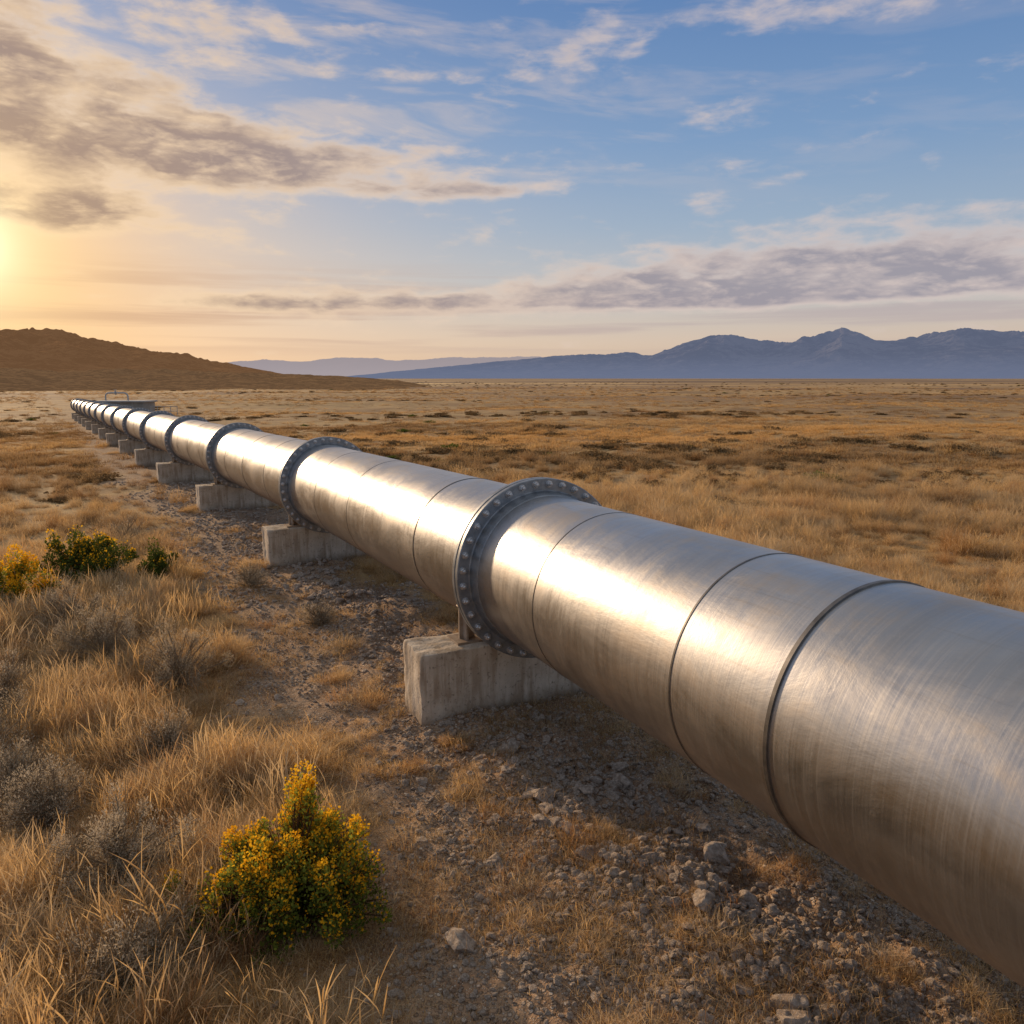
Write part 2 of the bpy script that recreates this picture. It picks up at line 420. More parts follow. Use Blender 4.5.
# ------------------------------------------------------------------ ground
def build_ground():
    az=np.concatenate([np.arange(-48,48.01,.2),np.arange(52,308,4.)])
    az=np.radians(az); na=len(az)
    r=[.35]
    while r[-1]<16000:
        q=r[-1]; r.append(q*1.02 if q<2 else q*1.0085 if q<9 else q*1.021 if q<400 else q*1.06)
    r=np.array(r); nr=len(r)
    R,A=np.meshgrid(r,az,indexing='ij')
    X=(R*np.sin(A)).ravel(); Y=(R*np.cos(A)).ravel()
    Z=ground(X,Y)
    i=np.arange(nr-1)[:,None]; j=np.arange(na)[None,:]; j2=(j+1)%na
    F=np.stack([i*na+j,i*na+j2,(i+1)*na+j2,(i+1)*na+j],-1).reshape(-1,4)[:,::-1]
    V=np.stack([X,Y,Z],1)
    me=new_mesh('ground',V,np.ascontiguousarray(F),True,{'bare':bare(X,Y)})
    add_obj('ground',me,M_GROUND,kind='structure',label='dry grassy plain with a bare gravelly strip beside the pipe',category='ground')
build_ground()

def ridge(name,mat,azs,hs,r0,r1,namp,nscale,seed,label,step=.15,nr=40,foot=-3,cat='hill',rw=.6):
    A=np.radians(np.arange(azs[0],azs[-1]+1e-6,step)); na=len(A)
    T=np.linspace(0,1,nr)
    TT,AA=np.meshgrid(T,A,indexing='ij')
    R=r0+(r1-r0)*TT
    X=R*np.sin(AA);Y=R*np.cos(AA)
    H=np.interp(np.degrees(AA),azs,hs)
    prof=np.sin(np.pi*TT)**1.1
    n=fbm(X/nscale,Y/nscale,6,seed)
    rid=1-np.abs(2*fbm(X/nscale*1.7,Y/nscale*1.7,6,seed+9)-1)
    Z=foot+(H-foot)*prof*(1-namp+namp*(1.0*n+rw*rid**2))
    V=np.stack([X.ravel(),Y.ravel(),Z.ravel()],1)
    i=np.arange(nr-1)[:,None]; j=np.arange(na-1)[None,:]
    F=np.stack([i*na+j,i*na+j+1,(i+1)*na+j+1,(i+1)*na+j],-1).reshape(-1,4)[:,::-1]
    me=new_mesh(name,V,np.ascontiguousarray(F),True)
    return add_obj(name,me,mat,kind='structure',label=label,category=cat)
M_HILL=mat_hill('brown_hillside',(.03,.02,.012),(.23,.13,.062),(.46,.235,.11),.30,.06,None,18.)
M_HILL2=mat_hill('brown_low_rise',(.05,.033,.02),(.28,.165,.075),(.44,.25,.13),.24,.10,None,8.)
M_MTN=mat_hill('mountain_rock_blue_haze',(.045,.045,.055),(.24,.22,.22),(.15,.178,.27),.68,.0024,230.,130.)
M_MTN2=mat_hill('mountain_rock_pale_haze',(.2,.18,.18),(.25,.23,.23),(.38,.33,.35),.88,.0012,300.)
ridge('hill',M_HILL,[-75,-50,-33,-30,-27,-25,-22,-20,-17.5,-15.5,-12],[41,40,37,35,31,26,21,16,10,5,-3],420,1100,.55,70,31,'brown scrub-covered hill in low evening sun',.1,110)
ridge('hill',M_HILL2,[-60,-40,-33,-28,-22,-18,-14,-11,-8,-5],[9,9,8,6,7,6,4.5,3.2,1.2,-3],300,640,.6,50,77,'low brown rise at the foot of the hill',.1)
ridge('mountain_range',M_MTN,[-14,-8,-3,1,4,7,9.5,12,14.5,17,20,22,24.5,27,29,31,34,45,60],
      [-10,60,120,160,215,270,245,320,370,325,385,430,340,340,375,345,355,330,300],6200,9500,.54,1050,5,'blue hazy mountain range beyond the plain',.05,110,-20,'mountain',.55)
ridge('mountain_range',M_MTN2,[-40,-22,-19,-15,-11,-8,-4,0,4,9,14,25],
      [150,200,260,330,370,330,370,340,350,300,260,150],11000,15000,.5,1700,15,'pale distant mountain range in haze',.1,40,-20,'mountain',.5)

# ------------------------------------------------------------------ pipeline
R=.60; SP=6.5; NF=15
root=bpy.data.objects.new('pipeline',None); COL.objects.link(root)
root.location=(F1[0],F1[1],gz(F1[0],F1[1])); root.empty_display_size=.5
root['label']='long silver steel pipeline on concrete blocks across dry plain'; root['category']='pipeline'
bpy.context.view_layer.update()
AX=1.251
def ppt(s):
    p=path_xy(s); return Vector((p[0],p[1],float(gbase(p[0],p[1]))+AX))
def frame(p,d):
    d=d.normalized(); yv=Vector((0,0,1)).cross(d).normalized(); zv=d.cross(yv)
    M=Matrix((d,yv,zv)).transposed().to_4x4(); M.translation=p; return M
def dirat(s): return (ppt(s+.8)-ppt(s-.8)).normalized()
rinv=Matrix.Translation(-Vector(root.location))
def place(ob,M,parent=None):
    ob.parent=parent or root
    ob.matrix_parent_inverse=Matrix.Identity(4)
    ob.matrix_basis=rinv@M
stations=[-13.0]+[SP*k for k in range(NF)]
for i in range(len(stations)-1):
    a,b=stations[i],stations[i+1]
    pa,pb=ppt(a),ppt(b); d=pb-pa; L=d.length
    mb=MB(); prof=[(0,.56),(0,R)]+[(L*k/8,R) for k in range(1,8)]+[(L,R),(L,.56)]
    mb.lathe(prof,160 if a<30 else 48)
    me=mb.mesh('pipe_section',40)
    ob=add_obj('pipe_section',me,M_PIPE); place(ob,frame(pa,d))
    if a<0: seams=[(13-1.11,.005,.0022),(13-2.60,.007,.0028),(13-3.26,.013,.008),(13-5.6,.008,.003),(13-8.5,.02,.008)]
    elif a<1: seams=[(1.25,.008,.004),(3.4,.005,.002),(4.9,.005,.002)]
    elif a<30: seams=[(1.6,.007,.003),(3.3,.010,.004),(5.0,.007,.003)]
    else: seams=[(3.3,.015,.005)]
    for sx,w,hh in seams:
        mb=MB(); mb.lathe([(-w,R-.002),(-w*.8,R+hh),(w*.8,R+hh),(w,R-.002)],160 if a<20 else 48)
        so=add_obj('joint_band',mb.mesh('joint_band',30),M_BAND)
        M=frame(pa,d)@Matrix.Translation((sx,0,0)); place(so,M)
RF=.725
fl_prof=[(-.17,R-.003),(-.16,R+.008),(-.10,R+.018),(-.062,R+.026),(-.056,R+.034),(-.056,RF-.006),(-.050,RF),(-.013,RF),(-.009,RF-.004),(-.009,RF-.028),
         (.009,RF-.028),(.009,RF-.004),(.013,RF),(.050,RF),(.056,RF-.006),(.056,R+.034),(.062,R+.026),(.10,R+.018),(.16,R+.008),(.17,R-.003)]
half=[(.012,.0110),(.0562,.0110),(.0562,.029),(.061,.029),(.061,.0245),(.079,.0245),(.085,.021),(.085,.013),(.100,.013),(.105,.009),(.106,.0005)]
bolt_prof=[(-x_,r_) for x_,r_ in reversed(half)]+half
NB=36; RB=.683
mbB=MB(); mbB.lathe(bolt_prof,12); me_bolt=mbB.mesh('bolt',25); me_bolt.materials.append(M_BOLT)
for v in me_bolt.vertices:
    rr_=math.hypot(v.co.y,v.co.z)
    if .020<rr_<.026:
        j=round(math.degrees(math.atan2(v.co.z,v.co.y))/30)
        if j%2: v.co.y*=.87; v.co.z*=.87
mbF=MB(); mbF.lathe(fl_prof,160); me_fl=mbF.mesh('flange',28); me_fl.materials.append(M_FL)
mbG=MB(); mbG.lathe(fl_prof,64)
nflf=len(mbG.F)
for j in range(NB):
    a=2*math.pi*j/NB
    mbG.lathe(bolt_prof,6,Matrix.Translation((0,RB*math.cos(a),RB*math.sin(a))))
me_flb=mbG.mesh('flange',28); me_flb.materials.append(M_FL); me_flb.materials.append(M_BOLT)
mi=[0]*nflf+[1]*(len(me_flb.polygons)-nflf); me_flb.polygons.foreach_set('material_index',mi)
for k in range(NF):
    s=SP*k; M=frame(ppt(s),dirat(s)); near=k<2
    fo=bpy.data.objects.new('flange',me_fl if near else me_flb); COL.objects.link(fo); place(fo,M)
    if near:
        for j in range(NB):
            a=2*math.pi*(j+.5)/NB
            bo=bpy.data.objects.new('bolt',me_bolt); COL.objects.link(bo); bo.parent=fo
            bo.matrix_basis=Matrix.Translation((0,RB*math.cos(a),RB*math.sin(a)))@Matrix.Rotation(a+random.random(),4,'X')

# ------------------------------------------------------------------ concrete supports with cradles
def bevel_box(name,dx,dy,dz,seed,seg=10,rough=.006):
    import bmesh
    bm=bmesh.new(); bmesh.ops.create_cube(bm,size=1)
    for v in bm.verts: v.co=Vector((v.co.x*dx,v.co.y*dy,(v.co.z+.5)*dz))
    bmesh.ops.bevel(bm,geom=bm.edges[:],offset=.018,segments=2,profile=.6,affect='EDGES')
    bmesh.ops.subdivide_edges(bm,edges=[e for e in bm.edges if e.calc_length()>.2],cuts=seg,use_grid_fill=True)
    from mathutils import noise as mn
    for v in bm.verts:
        q=mn.noise_vector(v.co*6+Vector((seed,0,0)))*rough+mn.noise_vector(v.co*22+Vector((0,seed,0)))*rough*.8
        v.co+=q
    me=bpy.data.meshes.new(name); bm.to_mesh(me); bm.free()
    me.polygons.foreach_set('use_smooth',[True]*len(me.polygons)); me.set_sharp_from_angle(angle=math.radians(50))
    return me
blockmes=[bevel_box('concrete_block',.44,1.84 if s==1 else 1.74,.95,s,18,.012) for s in (1,2,3)]
for b in blockmes: b.materials.append(M_CONC)
mb=MB()
n=28; V=[];F=[]
for i in range(n+1):
    a=math.radians(-90-52+104*i/n)
    for (xx,rr) in ((-.09,R+.003),(.09,R+.003),(.09,R+.02),(-.09,R+.02)):
        V.append((xx,rr*math.cos(a),rr*math.sin(a)))
for i in range(n):
    for q in range(4): F.append([i*4+q,i*4+(q+1)%4,(i+1)*4+(q+1)%4,(i+1)*4+q])
F.append([0,1,2,3]); F.append([n*4+3,n*4+2,n*4+1,n*4])
mb.add(V,F)
TOP=.59-AX
mb.box((-.12,-.56,TOP-.002),(.12,.56,TOP+.02))
for yy in (-.46,-.30,.30,.46):
    za=-math.sqrt(max((R+.012)**2-yy*yy,.01))
    mb.box((-.085,yy-.009,TOP+.018),(.085,yy+.009,za))
mb.box((-.008,-.50,TOP+.019),(.008,-.36,-math.sqrt((R+.012)**2-.50**2)))
mb.box((-.008,.36,TOP+.019),(.008,.50,-math.sqrt((R+.012)**2-.50**2)))
me_cr=mb.mesh('cradle',30); me_cr.materials.append(M_CRADLE)
for k in range(NF-1):
    s=SP*k+.46
    p=ppt(s); d=dirat(s); dh=Vector((d.x,d.y,0)).normalized()
    Mx=frame(Vector((p.x,p.y,p.z-AX+.59-.95)),dh)
    e=bpy.data.objects.new('concrete_support',None); COL.objects.link(e); e.matrix_world=Mx; e.empty_display_size=.3
    e['label']='pale weathered concrete block carrying the steel pipe' if k else 'large stained concrete block under the bolted flange'
    e['category']='pipe support'; e['group']='concrete supports under the pipeline'
    bo=bpy.data.objects.new('concrete_block',blockmes[k%3]); COL.objects.link(bo); bo.parent=e
    co=bpy.data.objects.new('cradle',me_cr); COL.objects.link(co); co.parent=e
    co.matrix_basis=Matrix.Translation((0,0,.95-.59+AX))

# ------------------------------------------------------------------ far valve station
st=bpy.data.objects.new('valve_station',None); COL.objects.link(st)
pe=ppt(SP*(NF-1)); sp=Vector((pe.x+4.1,pe.y+1.5,0)); sp.z=float(gbase(sp.x,sp.y)); st.location=sp
st['label']='low grey concrete valve station at the end of the pipeline'; st['category']='building'
M_WALL=mat_simple('grey_station_concrete',(.27,.245,.21),(.38,.35,.30),.9,0.,1.,.2,.02)
M_ROOF=mat_simple('pale_roof_sheet',(.38,.37,.35),(.48,.46,.43),.5,.2,1.,.1,.01)
mb=MB(); mb.box((-2.3,-1.2,-.6),(2.7,1.4,1.55)); 
for xx in (-2.3,-1.1,.2,1.4,2.5): mb.box((xx,-1.26,-.6),(xx+.2,-1.202,1.5))
add_obj('wall',mb.mesh('wall'),M_WALL,st)
mb=MB(); mb.box((-2.5,-1.45,1.552),(2.9,1.65,1.70)); add_obj('roof',mb.mesh('roof'),M_ROOF,st)
mb=MB(); mb.box((-.6,-1.24,-.3),(.1,-1.204,1.35)); add_obj('door',mb.mesh('door'),M_FL,st)
def tube(pts,r,n=10):
    V=[];F=[]
    for i,p in enumerate(pts):
        a=pts[max(i-1,0)];b=pts[min(i+1,len(pts)-1)]
        d=(Vector(b)-Vector(a)).normalized(); up=Vector((0,1,0)) if abs(d.y)<.9 else Vector((1,0,0))
        q=d.cross(up).normalized(); w=d.cross(q)
        for j in range(n):
            t=2*math.pi*j/n; V.append(tuple(Vector(p)+q*r*math.cos(t)+w*r*math.sin(t)))
    for i in range(len(pts)-1):
        for j in range(n): F.append([i*n+j,i*n+(j+1)%n,(i+1)*n+(j+1)%n,(i+1)*n+j])
    return V,F
mb=MB()
pts=[(-2.0,.2,1.68)]+[(-2.0+.4*(1-math.cos(t)),.2,2.1+.4*math.sin(t)) for t in np.linspace(0,math.pi/2,6)]+[(.0,.2,2.5)]+[(.0+.4*math.sin(t),.2,2.1+.4*math.cos(t)) for t in np.linspace(.2,math.pi/2,6)]+[(.4,.2,1.68)]
mb.add(*tube(pts,.085)); mb.lathe([(-.05,0.001),(-.05,.2),(.05,.2),(.05,0.001)],16,Matrix.Translation((-.9,.2,2.5)))
mb.add(*tube([(-.9,.2,2.5),(-.9,.2,2.8)],.035)); mb.add(*tube([(-1.1,.2,2.8),(-.7,.2,2.8)],.03))
add_obj('pipe_loop',mb.mesh('pipe_loop',40),M_ROOF,st)
mb=MB()
for xx in np.linspace(3.2,6.0,5): mb.add(*tube([(xx,-.8,-.4),(xx,-.8,1.1)],.035))
for zz in (.6,1.1): mb.add(*tube([(3.2,-.8,zz),(6.0,-.8,zz)],.03))
add_obj('railing',mb.mesh('railing',40),M_ROOF,st)

# ------------------------------------------------------------------ scattering
def scatter(name,templates,P,rot,scl,idx,**props):
    col=bpy.data.collections.new(name+'_templates')
    for o in templates: col.objects.link(o)
    me=bpy.data.meshes.new(name); me.vertices.add(len(P)); me.vertices.foreach_set('co',np.asarray(P,np.float32).ravel())
    a=me.attributes.new('rot','FLOAT_VECTOR','POINT'); a.data.foreach_set('vector',np.asarray(rot,np.float32).ravel())
    a=me.attributes.new('scl','FLOAT_VECTOR','POINT'); a.data.foreach_set('vector',np.asarray(scl,np.float32).ravel())
    a=me.attributes.new('idx','INT','POINT'); a.data.foreach_set('value',np.asarray(idx,np.int32))
    ob=add_obj(name,me,kind='stuff',**props)
    g=bpy.data.node_groups.new(name,'GeometryNodeTree')
    g.interface.new_socket('Geometry',in_out='INPUT',socket_type='NodeSocketGeometry')
    g.interface.new_socket('Geometry',in_out='OUTPUT',socket_type='NodeSocketGeometry')
    N=g.nodes; L=g.links
    gi=N.new('NodeGroupInput'); go=N.new('NodeGroupOutput')
    ci=N.new('GeometryNodeCollectionInfo'); ci.inputs['Collection'].default_value=col
    ci.inputs['Separate Children'].default_value=True; ci.inputs['Reset Children'].default_value=True
    ip=N.new('GeometryNodeInstanceOnPoints'); ip.inputs['Pick Instance'].default_value=True
    def na(nm,ty):
        n=N.new('GeometryNodeInputNamedAttribute'); n.data_type=ty; n.inputs['Name'].default_value=nm; return n.outputs[0]
    L.new(gi.outputs[0],ip.inputs['Points']); L.new(ci.outputs[0],ip.inputs['Instance'])
    L.new(na('idx','INT'),ip.inputs['Instance Index']); L.new(na('rot','FLOAT_VECTOR'),ip.inputs['Rotation']); L.new(na('scl','FLOAT_VECTOR'),ip.inputs['Scale'])
    L.new(ip.outputs[0],go.inputs[0])
    md=ob.modifiers.new('scatter','NODES'); md.node_group=g
    return ob

def tuft(name,mat,nb,rad,hmin,hmax,width,bend,seedn,seg=3,head=0.,wild=.9,hw=1.9):
    g=np.random.default_rng(seedn)
    a=g.uniform(0,2*np.pi,nb); rr=rad*np.sqrt(g.uniform(0,1,nb))
    bx=rr*np.cos(a); by=rr*np.sin(a)
    da=a+g.normal(0,wild,nb); lean=g.uniform(.05,1,nb)**1.2*bend
    H=g.uniform(hmin,hmax,nb)*(1-.35*rr/rad); W=width*g.uniform(.6,1.3,nb)
    rv=g.uniform(0,1,nb)
    V=[];bh=[];br=[]
    ts=np.linspace(0,1,seg+1)
    wd=g.uniform(0,2*np.pi,nb); kx=g.normal(0,.10,nb); ky=g.normal(0,.10,nb)
    for t in ts:
        kk=math.sin(t*3.1)
        px=bx+np.cos(da)*lean*H*t**1.8+kx*H*kk; py=by+np.sin(da)*lean*H*t**1.8+ky*H*kk
        pz=H*(t-.35*lean*t*t)-.02
        w=W*(1-t)**.7*(1 if t<1 else 0)
        if head>0 : w=np.where((t>.65)&(t<1)&(rv>1-head),W*hw,w)
        w=np.maximum(w,.0004)
        V.append(np.stack([px-np.cos(wd)*w,py-np.sin(wd)*w,pz],1)); V.append(np.stack([px+np.cos(wd)*w,py+np.sin(wd)*w,pz],1))
        bh+= [np.full(nb,t)]*2; br+=[rv]*2
    V=np.stack(V,1).reshape(-1,3); bh=np.stack(bh,1).ravel(); br=np.stack(br,1).ravel()
    k=2*(seg+1); base=(np.arange(nb)*k)[:,None]
    F=np.concatenate([np.stack([base[:,0]+2*q,base[:,0]+2*q+1,base[:,0]+2*q+3,base[:,0]+2*q+2],1) for q in range(seg)])
    me=new_mesh(name,V,F,False,{'bh':bh,'br':br}); me.materials.append(mat)
    return bpy.data.objects.new(name,me)
# collection order: a coarse 0-3, b low 4-6, c mid 7-10, d stalk 11-13, e tall 14-17
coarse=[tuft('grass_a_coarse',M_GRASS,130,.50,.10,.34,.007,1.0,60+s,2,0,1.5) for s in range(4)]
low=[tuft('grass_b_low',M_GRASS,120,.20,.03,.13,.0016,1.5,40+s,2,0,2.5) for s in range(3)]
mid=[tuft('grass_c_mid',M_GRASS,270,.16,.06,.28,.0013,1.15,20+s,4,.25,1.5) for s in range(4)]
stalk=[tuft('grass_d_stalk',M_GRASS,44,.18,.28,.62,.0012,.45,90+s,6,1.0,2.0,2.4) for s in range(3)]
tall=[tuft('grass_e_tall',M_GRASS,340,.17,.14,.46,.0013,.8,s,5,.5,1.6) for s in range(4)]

SHR=[(-1.12,3.72,.36),(-5.75,10.6,.4),(-4.95,10.9,.25),(-6.2,9.45,.3),(-4.1,7.75,.38),(-3.0,6.9,.3),(-2.12,3.95,.40),(-2.9,4.6,.3),(-3.9,5.6,.32),(-1.75,3.2,.24),(-3.3,5.0,.22),(-4.9,8.6,.34),(-2.55,5.6,.25),(-4.4,6.6,.25)]
def shrub_clear(x,y):
    k=np.ones(len(x),bool)
    for a,b_,r_ in SHR:
        k&=np.hypot(x-a,y-b_)>r_
    return k
def sample(n,r0,r1,a0,a1,p=1.0):
    u=rng.uniform(0,1,n)
    r=(r0**(2-p)+u*(r1**(2-p)-r0**(2-p)))**(1/(2-p))
    a=np.radians(rng.uniform(a0,a1,n)); return r*np.sin(a),r*np.cos(a),r
GP=[];GR=[];GS=[];GI=[]
def addg(x,y,sc,idx,keep):
    x,y,sc,idx=x[keep],y[keep],sc[keep],idx[keep]
    z=ground(x,y)-.01
    n=len(x)
    GP.append(np.stack([x,y,z],1)); GR.append(np.stack([rng.normal(0,.16,n),rng.normal(0,.16,n),rng.uniform(0,6.28,n)],1))
    GS.append(np.stack([sc,sc,sc*rng.uniform(.65,1.25,n)],1)); GI.append(idx)
def I(kind,n):
    lo,hi={'coarse':(0,4),'low':(4,7),'mid':(7,11),'stalk':(11,14),'tall':(14,18)}[kind]
    return rng.integers(lo,hi,n)
N=12500
x,y,r=sample(N,1.3,13,-46,46,.6); b=bare(x,y); u=ucoord(x,y)
patch=fbm(x*.9,y*.9,3,50)
dens=np.where(u<0,.14+sstep(.34,.54,patch)*.84,.9)
tuftp=sstep(.56,.66,fbm(x*1.9,y*1.9,3,77))*.40
keep=(rng.uniform(0,1,N)>b**.6*(.95-tuftp))&(rng.uniform(0,1,N)<dens)&~((np.abs(u)<.30))&shrub_clear(x,y)
hp=sstep(.42,.60,fbm(x*.6,y*.6,3,51))
q=rng.uniform(0,1,N)
istall=(q<np.where(u<0,.52*hp+.08,.14))&(b<.3)
isst=(q>.84)&(b<.2)&(u<0)
idx=np.where(isst,I('stalk',N),np.where(istall,I('tall',N),I('mid',N)))
sc=rng.uniform(.45,1.0,N)*(1-.4*sstep(.02,.7,b))*(.8+.45*hp)
addg(x,y,sc,idx,keep)
N=25000
x,y,r=sample(N,1.2,16,-46,46,.8); b=bare(x,y); u=ucoord(x,y)
lit=fbm(x*1.6,y*1.6,3,52)
keep=(rng.uniform(0,1,N)>b*.965)|((rng.uniform(0,1,N)<.70*sstep(.51,.61,lit)))
addg(x,y,rng.uniform(.4,1.15,N),I('low',N),keep)
for s_,u_,rad_,n_ in [(-1.0,-.95,.16,7),(-.55,-1.35,.13,5),(-.2,-.80,.10,4),(-1.9,-.55,.14,6),(-2.2,-1.15,.12,4),(-2.9,-.45,.13,6),(-2.6,-.95,.10,4),(-3.5,-.75,.14,6),(-3.9,-.35,.12,5),(.9,-1.15,.18,8),(1.6,-1.3,.14,5),(2.4,-1.0,.16,6),(.2,-1.5,.12,5),(3.6,-1.2,.2,7),(-4.3,-.9,.14,5),(-1.5,.25,.14,5),(-2.5,.2,.16,6),(-3.4,.15,.16,6),(-4.2,.1,.14,6)]:
    p=path_xy(s_)+np.array([DN[1],-DN[0]])*u_
    xx=p[0]+rng.normal(0,rad_*.7,n_); yy=p[1]+rng.normal(0,rad_*.7,n_)
    addg(xx,yy,rng.uniform(.45,.85,n_),I('mid',n_),np.ones(n_,bool))
# grass gathering at the block feet
for k in range(1,7):
    n=16; p0=path_xy(SP*k+.46); th=rng.uniform(-1.15,-.75,n)
    p1=p0[0]+.876*th+.48*rng.normal(0,.25,n)*-1; p2=p0[1]+.48*th+.876*rng.normal(0,.25,n)
    addg(p1,p2,rng.uniform(.5,.95,n),I('mid',n),np.ones(n,bool))
for a,b_,r_ in SHR:
    n=22; th=rng.uniform(0,6.28,n); rr=r_*rng.uniform(.95,1.35,n)
    addg(a+rr*np.cos(th),b_+rr*np.sin(th),rng.uniform(.35,.7,n),I('mid',n),np.ones(n,bool))
N=25000
x,y,r=sample(N,12,60,-44,44,1.2); b=bare(x,y); u=ucoord(x,y)
patch=fbm(x*.25,y*.25,4,53)
keep=(rng.uniform(0,1,N)>b**.6*.90)&(rng.uniform(0,1,N)<.3+.7*sstep(.38,.6,patch))&(np.abs(u)>.8)
idx=np.where(r<30,np.where(rng.uniform(0,1,N)<.3,I('tall',N),I('mid',N)),I('coarse',N))
sc=np.where(r<30,rng.uniform(.7,1.35,N),rng.uniform(.45,1.0,N))*(.75+.5*sstep(.42,.62,fbm(x*.5,y*.5,3,57)))
addg(x,y,sc,idx,keep)
N=26000
x,y,r=sample(N,50,420,-42,42,1.6); b=bare(x,y); u=ucoord(x,y)
patch=fbm(x*.05,y*.05,4,54)
keep=(rng.uniform(0,1,N)<.2+.8*sstep(.38,.6,patch))&(np.abs(u)>1.2)
addg(x,y,rng.uniform(.6,1.0,N)*(1+r/500),I('coarse',N),keep)
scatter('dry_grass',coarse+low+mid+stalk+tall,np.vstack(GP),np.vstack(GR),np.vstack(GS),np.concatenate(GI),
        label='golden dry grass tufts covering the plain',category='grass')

# shrubs ----------------------------------------------------------
def shrub_parts(seedn,rad,h,nclump,nleaf,lsize,crad,nflow=0,lw=.45,lumps=(),fbias=0.,lob=.18,rmin=.35):
    g=np.random.default_rng(seedn)
    C=[]
    for i in range(nclump):
        a=g.uniform(0,6.283); e=g.uniform(.12,1.45); rr=g.uniform(rmin,1.08)*(1+lob*math.sin(3*a+seedn))
        C.append((rad*rr*math.cos(a)*math.cos(e),rad*rr*math.sin(a)*math.cos(e),h*(.12+.8*rr*math.sin(e))))
    for (lx,ly,lz,sp_,nq) in lumps:
        for q in range(nq):
            C.append((lx+g.normal(0,sp_),ly+g.normal(0,sp_),lz-g.uniform(-.05,.30)))
    C=np.array(C); nc=len(C)
    sz=crad*g.uniform(.5,1.35,nc)
    def leaves(n,size,shell,up,lwid):
        k=g.integers(0,nc,n)
        if up:
            pw=(np.clip(C[:,2]/h,0,1.3)**(1+fbias)+.02)*g.uniform(.15,1.5,nc)**1.5; k=g.choice(nc,n,p=pw/pw.sum())
        D=g.normal(0,1,(n,3)); D/=np.linalg.norm(D,axis=1)[:,None]
        rr=sz[k]*(g.uniform(shell,1,n)**.6)
        P=C[k]+D*rr[:,None]*np.array([.85,.85,1.3]); P[:,2]+=up*sz[k]*.6
        m=g.uniform(0,1,n)<.25*(1-up)
        t=g.uniform(.3,1,n); P=np.where(m[:,None],C[k]*t[:,None]+g.normal(0,.025,(n,3)),P)
        P[:,2]=np.maximum(P[:,2],.01)
        ax=D*.6+g.normal(0,.55,(n,3))+np.array([0,0,.7]); ax/=np.linalg.norm(ax,axis=1)[:,None]
        si=np.cross(ax,g.normal(0,1,(n,3))); si/=np.linalg.norm(si,axis=1)[:,None]
        L=size*g.uniform(.6,1.3,n)[:,None]; W=L*lwid
        V=np.stack([P,P+ax*L*.5+si*W,P+ax*L,P+ax*L*.5-si*W],1).reshape(-1,3)
        F=np.arange(4*n).reshape(-1,4)
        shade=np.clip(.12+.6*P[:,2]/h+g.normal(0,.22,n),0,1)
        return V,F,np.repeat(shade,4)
    LV=leaves(nleaf,lsize,.1,0,lw)
    FV=leaves(nflow,lsize*.62,.5,1.,.5) if nflow else None
    mb=MB()
    for i in range(nc):
        c=C[i]; mid=(c[0]*.35+g.normal(0,.02),c[1]*.35+g.normal(0,.02),c[2]*.55)
        V,F=tube([(g.normal(0,.03),g.normal(0,.03),-.03),mid,tuple(c)],.0045,4); mb.add(V,F)
        for q in range(6):
            dd=g.normal(0,1,3); dd/=np.linalg.norm(dd); dd[2]=abs(dd[2])
            V,F=tube([mid if q<2 else tuple(c*.8),tuple(c+dd*sz[i]*1.4)],.0016,3); mb.add(V,F)
    return LV,FV,mb
def shrub(x,y,seedn,rad,h,nclump,nleaf,lsize,crad,mat,label,nflow=0,lw=.45,cat='shrub',group=None,lumps=(),fbias=0.,lob=.18,rmin=.35):
    LV,FV,mb=shrub_parts(seedn,rad,h,nclump,nleaf,lsize,crad,nflow,lw=lw,lumps=lumps,fbias=fbias,lob=lob,rmin=rmin)
    e=bpy.data.objects.new('shrub',None); COL.objects.link(e); e.location=(x,y,gz(x,y)-.01); e.empty_display_size=.2
    e['label']=label; e['category']=cat
    if group: e['group']=group
    sm=mb.mesh('stem'); at=sm.attributes.new('br','FLOAT','POINT')
    add_obj('stem',sm,M_STEM if mat is not M_SAGE else M_SAGE,e)
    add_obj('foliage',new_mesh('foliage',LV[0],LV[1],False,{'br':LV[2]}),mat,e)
    if FV: add_obj('blossom',new_mesh('blossom',FV[0],FV[1],False,{'br':FV[2]}),M_FLOWER,e)
    return e
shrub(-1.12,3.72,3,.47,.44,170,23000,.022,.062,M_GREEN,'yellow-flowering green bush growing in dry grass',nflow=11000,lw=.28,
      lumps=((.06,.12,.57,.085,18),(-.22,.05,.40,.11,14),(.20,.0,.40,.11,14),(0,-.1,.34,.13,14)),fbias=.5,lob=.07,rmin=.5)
shrub(-5.75,10.6,4,.60,.66,60,12000,.04,.11,M_OLIVE,'dark green bush with yellow-tipped twigs in dry grass',nflow=1500,fbias=.8,lw=.3)
shrub(-4.95,10.9,5,.38,.46,30,5000,.035,.09,M_OLIVE,'small dark green bush in dry grass',nflow=150,lw=.3)
shrub(-6.1,9.45,6,.44,.58,34,5600,.035,.10,M_GREEN,'yellow-flowering bush beside dry grass',nflow=4200,lw=.3)
G='grey dry sagebrush clumps'
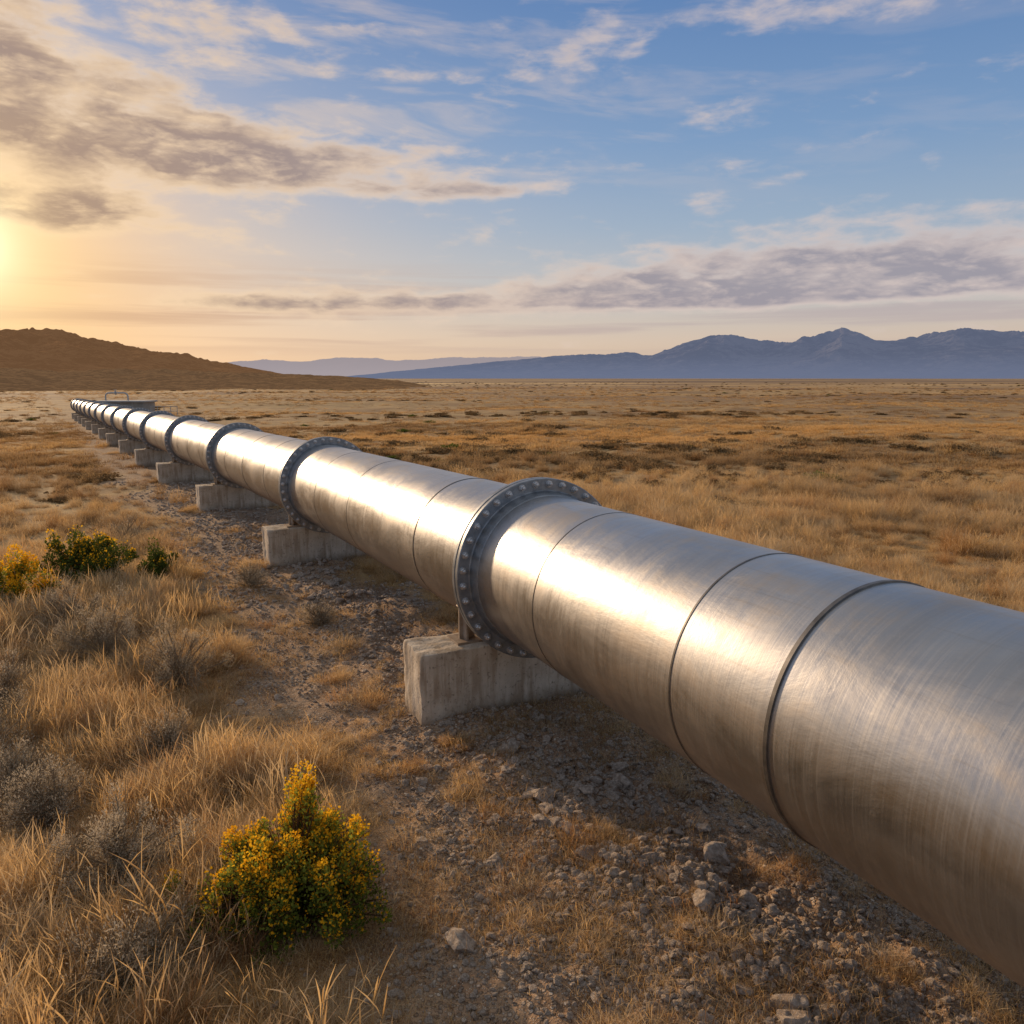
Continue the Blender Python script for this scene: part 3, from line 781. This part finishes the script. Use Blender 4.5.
for i,(x,y,ra,h,nl) in enumerate([(-4.1,7.75,.50,.62,12000),(-3.0,6.9,.38,.52,9000),(-2.12,3.95,.46,.44,15000),(-2.9,4.6,.34,.42,8000),(-3.9,5.6,.40,.50,9000),
      (-3.6,10.6,.3,.35,3500),(-2.2,8.9,.22,.25,3000),(-1.75,3.2,.30,.30,7000),(-3.3,5.0,.3,.40,6000),(-4.9,8.6,.44,.54,8000),(-6.8,13.8,.6,.5,4500),(-2.55,5.6,.28,.34,6000),(-4.4,6.6,.32,.44,6000)]):
    shrub(x,y,30+i,ra,h,44,nl,.018,.08,M_SAGE,'grey-brown dry sagebrush clump among straw grass',lw=.14,group=G)

def scrub_tmpl(i):
    LV,FV,mb=shrub_parts(200+i,.65,.30,22,1100,.08,.16)
    me=new_mesh('scrub_clump',LV[0],LV[1],False,{'br':LV[2]}); me.materials.append(M_OLIVE if i==0 else M_SCRUB)
    return bpy.data.objects.new('scrub_clump_%d'%i,me)
N=11000
x,y,r=sample(N,18,900,-42,42,1.6); u=ucoord(x,y)
patch=fbm(x*.012+5,y*.09,4,58)
core=np.exp(-(((x-3)/14)**2+((y-33)/8)**2))
keep=(np.abs(u)>2.2)&(rng.uniform(0,1,N)<np.clip(sstep(.56,.66,patch)*.75*(r>45)+.95*core+.008,0,1))
x,y,r=x[keep],y[keep],r[keep]; n=len(x)
sc=rng.uniform(.3,.8,n)*(1+r/700)
scatter('distant_scrub',[scrub_tmpl(0),scrub_tmpl(1),scrub_tmpl(2),scrub_tmpl(3)],np.stack([x,y,ground(x,y)-.05],1),np.stack([0*x,0*x,rng.uniform(0,6.28,n)],1),np.stack([sc*1.5,sc*1.5,sc*.8],1),rng.choice(4,n,p=[.03,.33,.32,.32]),
   label='low brown scrub dotted over the plain',category='scrub')

# rocks -----------------------------------------------------------
def rock_mesh(name,seedn,sub=2):
    import bmesh
    from mathutils import noise as mn
    bm=bmesh.new(); bmesh.ops.create_icosphere(bm,subdivisions=sub,radius=1)
    rr=random.Random(seedn); sx,sy,sz=rr.uniform(.75,1.2),rr.uniform(.65,1.0),rr.uniform(.45,.75)
    planes=[(Vector((rr.gauss(0,1),rr.gauss(0,1),rr.gauss(0,1))).normalized(),rr.uniform(.5,.8)) for _ in range(11)]
    for v in bm.verts:
        c=v.co.copy()
        for nn,dd in planes:
            q=c.dot(nn)
            if q>dd: c-=nn*(q-dd)
        c*=1+.16*mn.noise(c*1.8+Vector((seedn*3.1,0,0)))
        v.co=Vector((c.x*sx,c.y*sy,c.z*sz))
    me=bpy.data.meshes.new(name); bm.to_mesh(me); bm.free(); me.materials.append(M_ROCK)
    return me
rocks=[bpy.data.objects.new('pebble_%d'%i,rock_mesh('pebble',i,2)) for i in range(6)]
N=150000
x,y,r=sample(N,1.6,26,-44,44,1.3); b=bare(x,y); u=ucoord(x,y)
cl=fbm(x*1.4,y*1.4,3,60)
side=np.exp(-((u+.45)/.6)**2)
keep=(rng.uniform(0,1,N)<b*(.25+.75*sstep(.36,.56,cl+.10*side)))|(rng.uniform(0,1,N)<.03)
x,y,r,u,side=x[keep],y[keep],r[keep],u[keep],side[keep]; n=len(x)
sc=.006+.022*rng.uniform(0,1,n)**2.8+side*.024*rng.uniform(0,1,n)**3
sc*=np.where(r>10,1.6,1.)
scatter('gravel',rocks,np.stack([x,y,ground(x,y)+sc*.2],1),np.stack([rng.normal(0,.4,n),rng.normal(0,.4,n),rng.uniform(0,6.28,n)],1),np.stack([sc,sc,sc],1),rng.integers(0,6,n),
   label='loose gravel and stones strewn on bare soil',category='gravel')
rk=[rock_mesh('rock',80+i,4) for i in range(6)]
rr=random.Random(5)
for i in range(210):
    big=False
    if i<125: s=rr.uniform(-5.2,-.4); u=rr.gauss(-.6,.42)
    elif i<165: s=rr.uniform(-4.8,-.8); u=rr.uniform(-.75,.15); big=True
    else: s=rr.uniform(-3,12); u=rr.uniform(-2.3,-.5)
    p=path_xy(s); q=np.array([DN[1],-DN[0]])
    xx,yy=p+q*u
    if yy<1.3: continue
    q_=rr.random(); sz=rr.uniform(.028,.05) if q_<.66 else rr.uniform(.05,.07) if q_<.96 else rr.uniform(.075,.10)
    if big: sz=rr.uniform(.04,.10)
    ob=bpy.data.objects.new('rock',rk[i%6]); COL.objects.link(ob)
    ob.location=(xx,yy,gz(xx,yy)+sz*.10); ob.scale=(sz,sz,sz); ob.rotation_euler=(rr.uniform(-.4,.4),rr.uniform(-.4,.4),rr.uniform(0,6.28))
    ob['label']='rough grey-brown rock lying on gravelly soil'; ob['category']='rock'; ob['group']='loose rocks beside the pipeline'

# ------------------------------------------------------------------ camera
cd=bpy.data.cameras.new('camera'); cam=bpy.data.objects.new('camera',cd); COL.objects.link(cam)
cam.location=(0,0,CAMH); cam.rotation_euler=(math.pi/2-PITCH,0,0)
cd.sensor_width=36; cd.lens=28.125; cd.clip_start=.05; cd.clip_end=40000
scene.camera=cam
scene.view_settings.view_transform='Standard'
scene.view_settings.look='None'; scene.view_settings.exposure=0; scene.view_settings.gamma=1
